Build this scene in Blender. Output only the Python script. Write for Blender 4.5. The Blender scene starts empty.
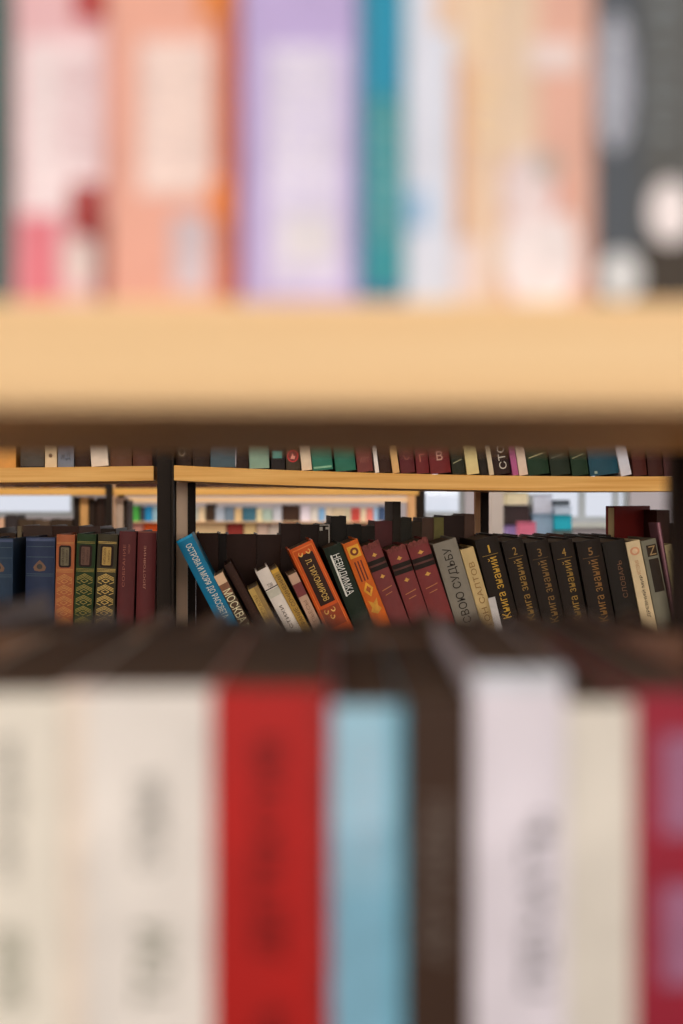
import bpy, bmesh, math, random
from mathutils import Vector, Matrix
random.seed(7)
SC = bpy.context.scene
COL = SC.collection
F = 1422.0      # focal length in pixels of the 683 wide frame
CX, HY = 341.5, 500.0
ZC = 1.30       # eye height above the floor

# ------------------------------------------------------------------ materials
def lin(c):
    def f(v):
        v /= 255.0
        return v/12.92 if v <= .04045 else ((v+.055)/1.055)**2.4
    return (f(c[0]), f(c[1]), f(c[2]), 1)
_m = {}
def mat(col, rough=.6, var=.12, scale=60, spec=.3, metal=0, bump=.05):
    key = (tuple(col), rough, var, scale, spec, metal, bump)
    if key in _m: return _m[key]
    if max(col) < 72: col = (col[0]*1.03, col[1]*.92, col[2]*.80); spec = .18
    m = bpy.data.materials.new('surface'); m.use_nodes = True
    nt = m.node_tree; b = nt.nodes['Principled BSDF']
    b.inputs['Roughness'].default_value = rough
    b.inputs['Specular IOR Level'].default_value = spec
    b.inputs['Metallic'].default_value = metal
    tc = nt.nodes.new('ShaderNodeTexCoord')
    n = nt.nodes.new('ShaderNodeTexNoise'); n.inputs['Scale'].default_value = scale
    n.inputs['Detail'].default_value = 4
    nt.links.new(tc.outputs['Object'], n.inputs['Vector'])
    r = nt.nodes.new('ShaderNodeMapRange')
    r.inputs['From Min'].default_value = .3; r.inputs['From Max'].default_value = .7
    r.inputs['To Min'].default_value = 1-var; r.inputs['To Max'].default_value = 1+var
    nt.links.new(n.outputs['Fac'], r.inputs['Value'])
    mx = nt.nodes.new('ShaderNodeVectorMath'); mx.operation = 'SCALE'
    mx.inputs[0].default_value = lin(col)[:3]
    nt.links.new(r.outputs['Result'], mx.inputs['Scale'])
    nt.links.new(mx.outputs['Vector'], b.inputs['Base Color'])
    if bump:
        n2 = nt.nodes.new('ShaderNodeTexNoise'); n2.inputs['Scale'].default_value = scale*14
        nt.links.new(tc.outputs['Object'], n2.inputs['Vector'])
        bp = nt.nodes.new('ShaderNodeBump'); bp.inputs['Strength'].default_value = bump*3
        bp.inputs['Distance'].default_value = .0005
        nt.links.new(n2.outputs['Fac'], bp.inputs['Height']); nt.links.new(bp.outputs['Normal'], b.inputs['Normal'])
    _m[key] = m
    return m
def mat_wood(c1, c2, rough=.5, sx=2, sy=30, sz=60):
    m = bpy.data.materials.new('wood'); m.use_nodes = True
    nt = m.node_tree; b = nt.nodes['Principled BSDF']; b.inputs['Roughness'].default_value = rough
    tc = nt.nodes.new('ShaderNodeTexCoord'); mp = nt.nodes.new('ShaderNodeMapping')
    mp.inputs['Scale'].default_value = (sx, sy, sz)
    nt.links.new(tc.outputs['Object'], mp.inputs['Vector'])
    n = nt.nodes.new('ShaderNodeTexNoise'); n.inputs['Scale'].default_value = 2.2; n.inputs['Detail'].default_value = 6
    n.inputs['Distortion'].default_value = .6
    nt.links.new(mp.outputs['Vector'], n.inputs['Vector'])
    cr = nt.nodes.new('ShaderNodeValToRGB')
    cr.color_ramp.elements[0].position = .32; cr.color_ramp.elements[0].color = lin(c1)
    cr.color_ramp.elements[1].position = .68; cr.color_ramp.elements[1].color = lin(c2)
    nt.links.new(n.outputs['Fac'], cr.inputs['Fac']); nt.links.new(cr.outputs['Color'], b.inputs['Base Color'])
    bp = nt.nodes.new('ShaderNodeBump'); bp.inputs['Strength'].default_value = .15; bp.inputs['Distance'].default_value = .001
    nt.links.new(n.outputs['Fac'], bp.inputs['Height']); nt.links.new(bp.outputs['Normal'], b.inputs['Normal'])
    return m
def mat_pages(col):
    key = ('pages', tuple(col))
    if key in _m: return _m[key]
    m = bpy.data.materials.new('paper_block'); m.use_nodes = True
    nt = m.node_tree; b = nt.nodes['Principled BSDF']; b.inputs['Roughness'].default_value = .9
    tc = nt.nodes.new('ShaderNodeTexCoord'); mp = nt.nodes.new('ShaderNodeMapping')
    mp.inputs['Scale'].default_value = (1800, 3, 3)
    nt.links.new(tc.outputs['Object'], mp.inputs['Vector'])
    n = nt.nodes.new('ShaderNodeTexNoise'); n.inputs['Scale'].default_value = 1
    nt.links.new(mp.outputs['Vector'], n.inputs['Vector'])
    cr = nt.nodes.new('ShaderNodeValToRGB')
    cr.color_ramp.elements[0].position = .3; cr.color_ramp.elements[0].color = lin([v*.78 for v in col])
    cr.color_ramp.elements[1].position = .7; cr.color_ramp.elements[1].color = lin(col)
    nt.links.new(n.outputs['Fac'], cr.inputs['Fac']); nt.links.new(cr.outputs['Color'], b.inputs['Base Color'])
    _m[key] = m
    return m
GOLD = (214, 170, 70)
WHITE = (236, 232, 222)
WOOD_NEAR = mat_wood((224, 182, 126), (234, 198, 146))
WOOD_MID = mat_wood((218, 154, 62), (238, 184, 100))
WOOD_FAR = mat_wood((222, 160, 70), (236, 182, 96))
WOOD_POST = mat_wood((196, 140, 88), (214, 164, 110), .5, 40, 40, 2)
STEEL = mat((34, 27, 21), .6, .1, 30)

# ------------------------------------------------------------------ objects
def link(name, bm, m, parent=None, mw=None, smooth=False):
    me = bpy.data.meshes.new(name)
    bmesh.ops.recalc_face_normals(bm, faces=bm.faces[:])
    bm.to_mesh(me); bm.free()
    if smooth:
        for p in me.polygons: p.use_smooth = True
    o = bpy.data.objects.new(name, me); COL.objects.link(o)
    if m: me.materials.append(m)
    if parent: o.parent = parent
    if mw: o.matrix_world = mw
    return o
def tag(o, label=None, cat=None, group=None, kind=None):
    if label: o['label'] = label
    if cat: o['category'] = cat
    if group: o['group'] = group
    if kind: o['kind'] = kind
    return o
def thing(name, mw, label, cat, group=None):
    o = bpy.data.objects.new(name, None); COL.objects.link(o)
    o.empty_display_size = .05
    o.matrix_world = mw
    return tag(o, label, cat, group)
def box(bm, x0, x1, y0, y1, z0, z1, bev=0):
    r = bmesh.ops.create_cube(bm, size=1)
    for v in r['verts']:
        v.co = Vector((x0+(v.co.x+.5)*(x1-x0), y0+(v.co.y+.5)*(y1-y0), z0+(v.co.z+.5)*(z1-z0)))
    if bev:
        es = list({e for v in r['verts'] for e in v.link_edges})
        bmesh.ops.bevel(bm, geom=es, offset=bev, segments=2, affect='EDGES')
    return bm
def boxo(name, x0, x1, y0, y1, z0, z1, m, parent=None, bev=0, mw=None):
    return link(name, box(bmesh.new(), x0, x1, y0, y1, z0, z1, bev), m, parent, mw)
def extrude_poly(bm, pts, z0, z1):
    lo = [bm.verts.new((p[0], p[1], z0)) for p in pts]
    hi = [bm.verts.new((p[0], p[1], z1)) for p in pts]
    n = len(pts)
    for i in range(n):
        bm.faces.new((lo[i], lo[(i+1) % n], hi[(i+1) % n], hi[i]))
    bm.faces.new(hi); bm.faces.new(lo[::-1])

# text turned into a mesh, cached
_txt = {}
def text_verts(s):
    if s in _txt: return _txt[s]
    c = bpy.data.curves.new('t', 'FONT'); c.body = s; c.resolution_u = 3
    o = bpy.data.objects.new('t', c); COL.objects.link(o)
    dg = bpy.context.evaluated_depsgraph_get(); dg.update()
    me = bpy.data.meshes.new_from_object(o.evaluated_get(dg))
    vs = [v.co.copy() for v in me.vertices]; fs = [tuple(p.vertices) for p in me.polygons]
    bpy.data.objects.remove(o); bpy.data.curves.remove(c); bpy.data.meshes.remove(me)
    xs = [v.x for v in vs]; ys = [v.y for v in vs]
    x0, x1, y0, y1 = min(xs), max(xs), min(ys), max(ys)
    vs = [((v.x-x0)/(x1-x0), (v.y-y0)/(y1-y0)) for v in vs]
    _txt[s] = (vs, fs)
    return _txt[s]

class Book:
    """local frame: x across the spine, y into the shelf, z up; spine at y=0"""
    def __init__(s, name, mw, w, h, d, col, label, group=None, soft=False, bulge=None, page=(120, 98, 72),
                 rough=.55, cat='book', pages=True, spec=.3):
        s.w, s.h, s.d = w, h, d
        s.b = (0.10*w if not soft else .02*w) if bulge is None else bulge
        s.root = thing(name, mw, label, cat, group)
        t = .0025 if not soft else .0007
        t = min(t, w*.2)
        n = 9
        pts = [(w*i/n, s.b*(2*i/n-1)**2) for i in range(n+1)]
        pts += [(w, d), (w-t, d), (w-t, s.b+t), (t, s.b+t), (t, d), (0, d)]
        bm = bmesh.new(); extrude_poly(bm, pts, 0, h)
        c = link('cover', bm, mat(col, rough, .10, 45, spec), s.root)
        if pages:
            k = .0028 if not soft else .0003
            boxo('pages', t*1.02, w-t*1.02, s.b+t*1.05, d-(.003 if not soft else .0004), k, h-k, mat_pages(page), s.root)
    def y(s, x, off=.0003): return s.b*(2*x/s.w-1)**2-off
    def wrap(s, bm, off=.0003):
        for v in bm.verts:
            v.co.y = s.y(v.co.x, off)
        return bm
    def fr(s, a): return a   # fractions of the spine
    def panel(s, name, x0, x1, z0, z1, col, off=.00025, rough=.5, lab=None, spec=.3):
        """a patch on the spine; x in fractions of width, z in metres from the top"""
        bm = bmesh.new(); n = 8
        xs = [s.w*(x0+(x1-x0)*i/n) for i in range(n+1)]
        top = [(x, s.h-z0) for x in xs]; bot = [(x, s.h-z1) for x in xs]
        vt = [bm.verts.new((x, s.y(x, off), z)) for x, z in top]
        vb = [bm.verts.new((x, s.y(x, off), z)) for x, z in bot]
        wt = [bm.verts.new((x, s.y(x, -.0001), z)) for x, z in top]
        wb = [bm.verts.new((x, s.y(x, -.0001), z)) for x, z in bot]
        for i in range(n):
            bm.faces.new((vt[i], vt[i+1], vb[i+1], vb[i]))
            bm.faces.new((wt[i], wt[i+1], vt[i+1], vt[i])); bm.faces.new((vb[i], vb[i+1], wb[i+1], wb[i]))
        bm.faces.new((vt[0], vb[0], wb[0], wt[0])); bm.faces.new((vt[n], wt[n], wb[n], vb[n]))
        o = link(name, bm, mat(col, rough, .12, 90, spec), s.root)
        if lab: o['label'] = lab
        return o
    def poly(s, name, polys, col, off=.0005, rough=.45):
        """polys: lists of (x fraction, z metres from top), one mesh"""
        bm = bmesh.new()
        for p in polys:
            bm.faces.new([bm.verts.new((x*s.w, s.y(min(max(x, 0), 1)*s.w, off), s.h-z)) for x, z in p])
        s.curve(bm, off)
        return link(name, bm, mat(col, rough, .15, 120), s.root)
    def curve(s, bm, off):
        for v in bm.verts: v.co.y = 0
        for k in range(1, 10):
            g = bm.verts[:]+bm.edges[:]+bm.faces[:]
            bmesh.ops.bisect_plane(bm, geom=g, dist=1e-7, plane_co=(s.w*k/10, 0, 0), plane_no=(1, 0, 0))
        bmesh.ops.triangulate(bm, faces=bm.faces[:])
        for v in bm.verts: v.co.y = s.y(min(max(v.co.x, 0), s.w), off)
    def ell(s, name, cx, cz, rx, rz, col, off=.0005, n=28):
        return s.poly(name, [[(cx+rx*math.cos(a*2*math.pi/n), cz+rz*math.sin(a*2*math.pi/n)) for a in range(n)]], col, off)
    def text(s, txt, x0, x1, z0, z1, col, mode='up', off=.0008, name='title_lettering', rough=.4):
        vs, fs = text_verts(txt)
        bm = bmesh.new(); nv = []
        for u, v in vs:
            if mode == 'up': X = x0+(1-v)*(x1-x0); Z = z1-u*(z1-z0)
            elif mode == 'down': X = x0+v*(x1-x0); Z = z0+u*(z1-z0)
            else: X = x0+u*(x1-x0); Z = z1-v*(z1-z0)
            X *= s.w
            nv.append(bm.verts.new((X, s.y(X, off), s.h-Z)))
        for f in fs:
            try: bm.faces.new([nv[i] for i in f])
            except ValueError: pass
        s.curve(bm, off)
        return link(name, bm, mat(col, rough, .1, 90), s.root)

# a shelf frame: vertical plane through two points seen at pixel columns, with their distances
class Frame:
    def __init__(s, pxa, ya, pxb, yb):
        s.a = Vector(((pxa-CX)/F*ya, ya, 0)); s.bv = Vector(((pxb-CX)/F*yb, yb, 0))
        s.u = (s.bv-s.a).normalized(); s.n = Vector((-s.u.y, s.u.x, 0))
        if s.n.y < 0: s.n = -s.n
        s.L = (s.bv-s.a).length
    def inset(s, k):
        f = Frame.__new__(Frame); f.a = s.a+s.n*k; f.bv = s.bv+s.n*k; f.u = s.u; f.n = s.n; f.L = s.L
        return f
    def hit(s, px, py):
        d = Vector(((px-CX)/F, 1, (HY-py)/F))
        t = s.a.dot(s.n)/d.dot(s.n)
        p = d*t
        return ((p-s.a).dot(s.u), p.z)     # along the shelf, height relative to the eye
    def mat(s, al, z, lean=0, turn=0):
        """lean>0: top to the left"""
        M = Matrix.Identity(4)
        M.col[0] = (*s.u, 0); M.col[1] = (*s.n, 0); M.col[2] = (0, 0, 1, 0)
        p = s.a+s.u*al
        M.col[3] = (p.x, p.y, z+ZC, 1)
        return M @ Matrix.Rotation(turn, 4, 'Z') @ Matrix.Rotation(-lean, 4, 'Y')

def solve(fr, tl, bl, tr, shelf, lean=None):
    """from pixels of the spine's corners to (s, z, lean, w, h)"""
    T = Vector(fr.hit(*tl)); R = Vector(fr.hit(*tr))
    if lean is None:
        B = Vector(fr.hit(*bl)); d = (B-T).normalized()
    else:
        d = Vector((math.sin(lean), -math.cos(lean)))
    lean = math.atan2(d.x, -d.y)
    e = Vector((math.cos(lean), math.sin(lean)))
    w = (R-T).dot(e)
    ex = min(0, w*math.sin(lean))
    zb = shelf-ex
    h = (T.y-zb)/math.cos(lean)
    p = T+d*h
    return [p.x, zb, lean, w, h]

# =================================================================== THE MIDDLE BOOKCASE
RF = Frame(174, 2.13, 683, 2.19)       # right unit, front face of its boards
LF = Frame(0, 2.165, 156, 2.165)         # left unit
RS, LS = RF.inset(.015), LF.inset(.015)
SH = -.232                             # lower boards, relative to the eye

def board(name, fr, s0, s1, d, ztop, thick, m, parent):
    bm = bmesh.new(); n = 24
    rows = []
    for i in range(n+1):
        k = i/n; al = s0+(s1-s0)*k; zt = ztop(k)
        q = [bm.verts.new((al, y, z)) for y, z in ((0, zt-thick), (0, zt), (d, zt), (d, zt-thick))]
        rows.append(q)
    for i in range(n):
        for j in range(4):
            bm.faces.new((rows[i][j], rows[i][(j+1) % 4], rows[i+1][(j+1) % 4], rows[i+1][j]))
    bm.faces.new(rows[0][::-1]); bm.faces.new(rows[-1])
    es = [e for e in bm.edges if abs(e.verts[0].co.y) < 1e-6 and abs(e.verts[1].co.y) < 1e-6 and abs(e.verts[0].co.x-e.verts[1].co.x) > 1e-4]
    bmesh.ops.bevel(bm, geom=es, offset=.001, segments=2, affect='EDGES')
    return link(name, bm, m, parent)

DEPTH = .36
sL, zL = RF.hit(174, 465.3); sR, zR = RF.hit(683, 476.3)
sM, zM = RF.hit(430, 474)
TH = .0228
sag = 0.0052
ztopR = lambda k: zL+(zR-zL)*k-sag*4*k*(1-k)
case_r = thing('bookcase', RF.mat(0, -ZC), 'dark steel framed double row bookcase with yellow wooden boards, right of the black post', 'bookcase', None)
SHR = SH
RLEN = RF.hit(775, 480)[0]
case_z = ZC
def bpart(name, fr, s0, s1, y0, y1, z0, z1, m, parent, bev=.001):
    return boxo(name, s0, s1, y0, y1, z0+ZC, z1+ZC, m, parent, bev)
board('shelf', RF, 0.0, RLEN, DEPTH, lambda k: ztopR(k*RLEN/sR)+ZC, TH, WOOD_MID, case_r)
board('shelf', RF, 0.0, RLEN, DEPTH, lambda k: SHR+ZC, TH, WOOD_MID, case_r)
board('shelf', RF, 0.0, RLEN, DEPTH, lambda k: .36+ZC, TH, WOOD_MID, case_r)
board('shelf', RF, 0.0, RLEN, DEPTH, lambda k: -1.15+ZC, TH, WOOD_MID, case_r)
# its left end: an inner channel coloured pale as if lit, then a thin dark flange, reaching up to the board and down to the floor
CHAN_LIT = mat((232, 200, 170), .5, .08, 20)
RI = RF.inset(.158)
rz, ra, rb, rc, rd = [RI.hit(p, 500)[0] for p in (171, 176.2, 187.6, 187.8, 195.6)]
bpart('end_rail', RF, rz, ra-.0002, .156, .17, SH+.0005, .5, STEEL, case_r)
o = bpart('end_rail', RF, ra, rb, .158, .166, SH+.0005, zL-TH-.001, CHAN_LIT, case_r); o['label'] = 'inner face of the end rail, coloured pale as if lit'
bpart('end_rail', RF, rc, rd, .156, .17, SH+.0005, zL-TH-.001, STEEL, case_r)
for (ya_, yb_) in ((0, .03), (DEPTH-.03, DEPTH)):
    bpart('post', RF, -.0035, -.0005, ya_, yb_, -ZC, .5, STEEL, case_r, .0005)
bpart('post', RF, RLEN+.001, RLEN+.03, .0, .03, -ZC, .5, STEEL, case_r); bpart('post', RF, RLEN+.001, RLEN+.03, DEPTH-.03, DEPTH, -ZC, .5, STEEL, case_r)
p1 = RF.inset(DEPTH+.002)
sp = p1.hit(481, 500)[0]; sp2 = p1.hit(489, 500)[0]
bpart('post', RF, sp, sp2, DEPTH+.002, DEPTH+.03, -ZC, .5, STEEL, case_r)
sp = p1.hit(475.5, 500)[0]; sp2 = p1.hit(480.6, 500)[0]
bpart('wooden_strip', RF, sp, sp2, DEPTH+.002, DEPTH+.02, -ZC, .5, WOOD_POST, case_r)

zl0 = LF.hit(0, 467.8)[1]; s1l, zl1 = LF.hit(153.5, 466)
case_l = thing('bookcase', LF.mat(0, -ZC), 'wooden board bookcase holding the ornate old books, left of the black post', 'bookcase', None)
zLt = lambda k: (zl0+(zl1-zl0)*min(1, max(0, (-.5+(s1l+.5)*k)/s1l))-0)
board('shelf', LF, -.5, s1l, .34, lambda k: zLt(k)+ZC, TH*.98, WOOD_MID, case_l)
board('shelf', LF, -.5, s1l, .34, lambda k: SH+ZC, TH, WOOD_MID, case_l)
board('shelf', LF, -.5, s1l, .34, lambda k: .36+ZC, TH, WOOD_MID, case_l)
bpart('post', LF, -.53, -.501, 0, .34, -ZC, .5, STEEL, case_l)
# black post between the two units
a0 = LF.hit(158, 500)[0]; a1 = LF.hit(172.6, 500)[0]
bm = bmesh.new()
box(bm, a0, a1, -.012, .016, -ZC+ZC, .5+ZC, .0015)
pst = link('steel_post', bm, STEEL, None, LF.mat(0, -ZC))
tag(pst, 'slim black steel post standing between the two wooden shelving units', 'post')

# ---------------- lower row, right unit: books leaning to the left
spec = []
def B(key, tl, bl, tr, col, label, depth=.15, **k): spec.append(dict(key=key, tl=tl, bl=bl, tr=tr, col=col, label=label, depth=depth, k=k))
LG = 'books leaning left on the lower middle shelf'
B('blue', (176, 541.5), (217, 620.7), (192, 534.6), (0, 112, 150), 'bright blue book with white lettering leaning beside the black post')
B('beige', (213.9, 576.8), (236.7, 619.5), (222.7, 572.5), (222, 186, 150), 'short beige and brown patterned book leaning on the blue book', .12, soft=True)
B('dbrown', (224, 566), (250, 614), (236, 560), (52, 34, 28), 'plain dark brown book leaning between the beige patterned book and the ochre book')
B('ochre', (248.2, 590.3), (262, 616.6), (257.6, 585), (190, 156, 84), 'shortest ochre yellow book, leaning just left of the white spine with a black line', .12, soft=True)
B('white', (255.6, 572.7), (280.8, 620), (268.6, 565.9), (226, 214, 202), 'off-white book with a thin black line across its spine', .13)
B('speck', (270.5, 571), (296, 619), (277.5, 567.4), (178, 138, 60), 'narrow mustard speckled book leaning on the off-white book', .13, soft=True)
B('pink', (288, 576), (309, 620), (296.4, 572), (196, 158, 132), 'small dusty pink book with a plum patch tucked under the orange book', .12, soft=True)
B('orange', (289, 550.5), (318.5, 614), (314.6, 540), (206, 84, 22), 'thick orange book with a dark panel and gold lettering')
B('green', (323.5, 549.3), (350.6, 618), (341, 544), (30, 44, 36), 'dark green book with bold white lettering between two orange books')
B('orange2', (342.4, 544.6), (371.8, 620), (358.6, 539.6), (208, 98, 22), 'orange book with a gold square flower ornament at the top')
B('maroon', (362, 548), (389.5, 620), (381.5, 541.7), (118, 52, 50), 'dark red book with two black bands, leftmost of the worn red trio')
B('maroon', (386.6, 551), (410.2, 620), (405, 544.5), (122, 52, 50), 'dark red book with two black bands, middle of the worn red trio')
B('maroon', (407, 545.2), (430.6, 616.7), (429.3, 538.6), (124, 50, 48), 'dark red book with two black bands, beside the grey book')
B('grey', (433.0, 544.6), (454.0, 615.5), (456.2, 538.6), (134, 126, 112), 'grey book with thin black capital lettering reading upwards')
B('cream', (460.5, 550.2), (480.6, 620), (473.8, 546.2), (204, 176, 122), 'short yellowed cream book between the grey book and the first black volume', .13)
VG = 'black numbered volumes'
for n, (tl, an, tr) in enumerate((((475, 540.5), 14.6, (499.0, 534.4)), ((502.0, 542), 13.2, (522.5, 537)), ((526.2, 543.4), 12.2, (548.6, 538.7)),
                                  ((551, 542.8), 11.2, (572.5, 538.6)), ((576.5, 542.2), 10.6, (600.4, 538)))):
    words = ('one', 'two', 'three', 'four', 'five')
    B('vol%d' % (n+1), tl, an, tr, (38, 33, 30), 'black volume with gold lettering and the numeral %d on its spine' % (n+1))
B('dark', (602.6, 542.8), 11.0, (625, 538.6), (36, 34, 32), 'black book with faint brown lettering, right of the volume numbered 5')
B('creamr', (626, 542.7), 11.6, (639.8, 540), (222, 198, 156), 'cream book with a faded red emblem, right of the black volumes')
B('zbook', (641.2, 541.4), 11.4, (656.4, 538.4), (120, 116, 98), 'grey green framed book with dark panels and a large Z shape')
B('thin', (656.6, 523), 9.8, (660.2, 521.8), (104, 62, 72), 'very thin tall purple booklet leaning above its neighbours', .045)
B('creaml', (664.6, 545.2), 10.0, (672, 544), (196, 178, 130), 'rightmost narrow cream book of the leaning row')
fits = []
for b in spec:
    an = b['bl']
    if isinstance(an, tuple): f = solve(RS, b['tl'], an, b['tr'], SHR)
    else: f = solve(RS, b['tl'], None, b['tr'], SHR, math.radians(an))
    fits.append(f)
# keep neighbours from running into each other below the visible part
for i in range(len(fits)-1):
    a, c = fits[i], fits[i+1]
    zt = a[3]*math.sin(a[2])
    xr = a[0]+a[3]*math.cos(a[2])
    xl = c[0]-zt*math.tan(c[2])
    if xl < xr+.0002:
        d = xr+.0002-xl
        print('squeeze', spec[i]['key'], round(d*1000, 1), 'mm of', round(a[3]*1000, 1))
        a[3] -= min(d, a[3]*.45)
made = {}
mnum = 0
for b, (al, z, lean, w, h) in zip(spec, fits):
    w = max(w, .0025)
    bk = Book('book', RS.mat(al, z, lean), w, h, b['depth'], b['col'], b['label'], LG, **b['k'])
    key = b['key']
    if key == 'blue':
        bk.text('ОСТРОВА И МОРЯ ДО РАССВЕТА', .30, .74, .012, h*.72, (225, 222, 205), 'down')
        bk.panel('cap_band', .0, 1, 0, .004, (30, 150, 196))
    elif key == 'beige':
        bk.panel('spine_label', 0, 1, .016, .034, (128, 84, 58)); bk.panel('spine_label', 0, 1, .034, h*.9, (84, 60, 40))
        bk.text('МОСКВА', .05, .95, .026, h*.62, (232, 222, 180), 'down'); bk.text('РОМАН', .1, .9, h*.65, h*.86, (232, 222, 180), 'down')
    elif key == 'dbrown':
        bk.text('ПОВЕСТИ', .35, .65, .02, .09, (70, 48, 36), 'up')
    elif key == 'ochre':
        bk.panel('spine_stripe', .55, 1, .0, h, (150, 120, 66)); bk.text('РАССКАЗЫ', .15, .5, .012, .06, (140, 108, 50), 'up')
    elif key == 'white':
        bk.panel('spine_line', 0, 1, .031, .0325, (30, 26, 24)); bk.panel('spine_label', 0, 1, .034, .046, (196, 190, 172))
        bk.text('ТОМ', .3, .7, .024, .03, (110, 90, 80), 'flat'); bk.text('СТИХИ', .35, .6, .062, .1, (70, 60, 50), 'up')
    elif key == 'speck':
        bk.text('СОБРАНИЕ СОЧИНЕНИЙ', .15, .85, .01, h*.8, (96, 70, 34), 'up')
        bk.panel('cap_band', 0, 1, 0, .006, (206, 160, 60))
    elif key == 'pink':
        bk.panel('spine_label', 0, 1, .016, .037, (120, 52, 50)); bk.text('ПЬЕСЫ', .3, .7, .045, .08, (150, 112, 90), 'up')
    elif key == 'orange':
        bk.panel('title_panel', .2, .82, .015, .098, (50, 32, 26))
        bk.text('Л. ТИХОМИРОВ', .4, .64, .024, .093, (220, 178, 90), 'down')
        # curling ornaments above and below the panel
        P = []
        for cx, cz, sx in ((.32, .012, 1), (.68, .012, -1), (.3, .108, 1), (.62, .108, -1), (.45, .118, 1)):
            pr = []
            for i in range(16):
                a = i/15*4.6; r = .12*(1-i/22)
                pr.append((cx+sx*r*math.cos(a), cz+r*.055*math.sin(a)))
            pi_ = [(cx+(x-cx)*.6, cz+(zz-cz)*.6) for x, zz in pr][::-1]
            for i in range(15):
                P.append([pr[i], pr[i+1], pi_[14-i], pi_[15-i]])
        bk.poly('ornament', P, (232, 184, 96))
        bk.panel('ornament_panel', .12, .88, .103, .135, (150, 58, 20), off=.0003)
        bk.poly('border', [[(.08, .004), (.92, .004), (.92, .006), (.08, .006)], [(.08, .004), (.11, .004), (.11, .14), (.08, .14)], [(.89, .004), (.92, .004), (.92, .14), (.89, .14)]], (226, 120, 50))
    elif key == 'green':
        bk.text('НЕВИДИМКА', .24, .72, .014, .079, (228, 226, 216), 'down')
        bk.poly('underline', [[(.2, .013), (.3, .013), (.3, .08), (.2, .08)]], (228, 226, 216))
    elif key == 'orange2':
        bk.panel('ornament_square', .16, .9, .007, .026, (226, 164, 48))
        bk.ell('flower', .53, .0165, .26, .0062, (120, 52, 20)); bk.ell('flower_centre', .53, .0165, .12, .003, (232, 176, 60), off=.0008)
        for q in range(3): bk.panel('stripe', .26+.2*q, .35+.2*q, .032, .064, (104, 42, 18))
        bk.poly('diamond', [[(.5, .066), (.82, .078), (.5, .09), (.18, .078)]], (222, 156, 44))
        bk.poly('diamond', [[(.5, .072), (.66, .078), (.5, .084), (.34, .078)]], (170, 80, 24), off=.0008)
        bk.poly('ornament', [[(.2, .094), (.5, .1), (.8, .094), (.7, .106), (.85, .112), (.5, .118), (.15, .112), (.3, .106)]], (214, 150, 48))
    elif key == 'maroon':
        bk.panel('band', 0, 1, .024, .031, (34, 28, 24)); bk.panel('band', 0, 1, .034, .041, (34, 28, 24))
        bk.panel('band', 0, 1, .031, .034, (88, 48, 40))
        cz = (.017, .052)
        for c in cz:
            bk.poly('ornament', [[(.35, c), (.42, c-.0012), (.5, c-.004), (.58, c-.0012), (.66, c), (.58, c+.0012), (.5, c+.003), (.42, c+.0012)]], (206, 150, 70))
        for q in ([(.2, .072), (.8, .069), (.8, .0702), (.2, .0732)], [(.3, .08), (.7, .078), (.7, .079), (.3, .081)]): bk.poly('gilt_line', [q], (190, 120, 70))
        # frayed, torn head of the spine: a ragged strip of cloth
        rr = random.Random(mnum); mnum += 1
        bm = bmesh.new(); prev = None
        for i in range(15):
            x = bk.w*i/14; zz = bk.h+rr.uniform(.0, .004); lo = bk.h-.004-rr.uniform(0, .003)
            q = [bm.verts.new((x, bk.y(x, .0006+rr.uniform(0, .0012)), zz)), bm.verts.new((x, bk.y(x, .0004), lo))]
            q2 = [bm.verts.new((x, bk.y(x, -.001), zz)), bm.verts.new((x, bk.y(x, -.001), lo))]
            if prev:
                bm.faces.new((prev[0], q[0], q[1], prev[1])); bm.faces.new((prev[2], prev[3], q2[1], q2[0])); bm.faces.new((prev[0], prev[2], q2[0], q[0]))
            prev = q+q2
        o = link('frayed_head', bm, mat((120, 62, 56), .8, .3, 400), bk.root); o['label'] = 'frayed paler cloth at the head of the spine'
    elif key == 'grey':
        bk.text('ЗА СВОЮ СУДЬБУ', .3, .72, .011, .155, (40, 36, 32), 'up')
    elif key == 'cream':
        bk.text('АНТОН САЛТОВ', .3, .72, .022, .15, (150, 112, 60), 'up')
    elif key.startswith('vol'):
        gc = {'1': (206, 160, 50), '2': (150, 114, 44), '3': (128, 94, 40), '4': (160, 122, 44), '5': (140, 98, 40)}[key[3]]
        bk.text(key[3], .46 if key == 'vol1' else .40, .53 if key == 'vol1' else .58, .012, .024, gc, 'flat', name='volume_numeral')
        bk.poly('gilt_line', [[(.14, .027), (.84, .027), (.84, .0279), (.14, .0279)]], tuple(int(v*.7) for v in gc))
        bk.text('Книга знаний', .33, .72, .0315, .128, gc, 'up')
    elif key == 'dark':
        bk.text('СЛОВАРЬ', .45, .66, .032, .09, (110, 74, 44), 'up')
    elif key == 'creamr':
        bk.ell('emblem', .5, .0155, .34, .0065, (212, 150, 112)); bk.ell('emblem_centre', .5, .0155, .2, .004, (224, 190, 150), off=.0008)
        bk.text('ИСТОРИЯ', .35, .62, .03, .052, (190, 140, 100), 'up'); bk.text('ДРЕВНИЙ МИР', .4, .72, .054, .12, (52, 40, 32), 'up')
    elif key == 'zbook':
        bk.panel('upper_panel', .25, .92, .008, .026, (52, 42, 34)); bk.panel('lower_panel', .25, .92, .03, .082, (44, 38, 32))
        bk.text('Z', .36, .84, .010, .024, (160, 130, 84), 'flat', name='letter')
    elif key == 'thin':
        bk.panel('stripe', .3, .7, .0, h*.95, (170, 120, 130))
    elif key == 'creaml':
        bk.text('МАРИНА КРАЙ', .3, .7, .01, .1, (110, 88, 60), 'up')
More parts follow.
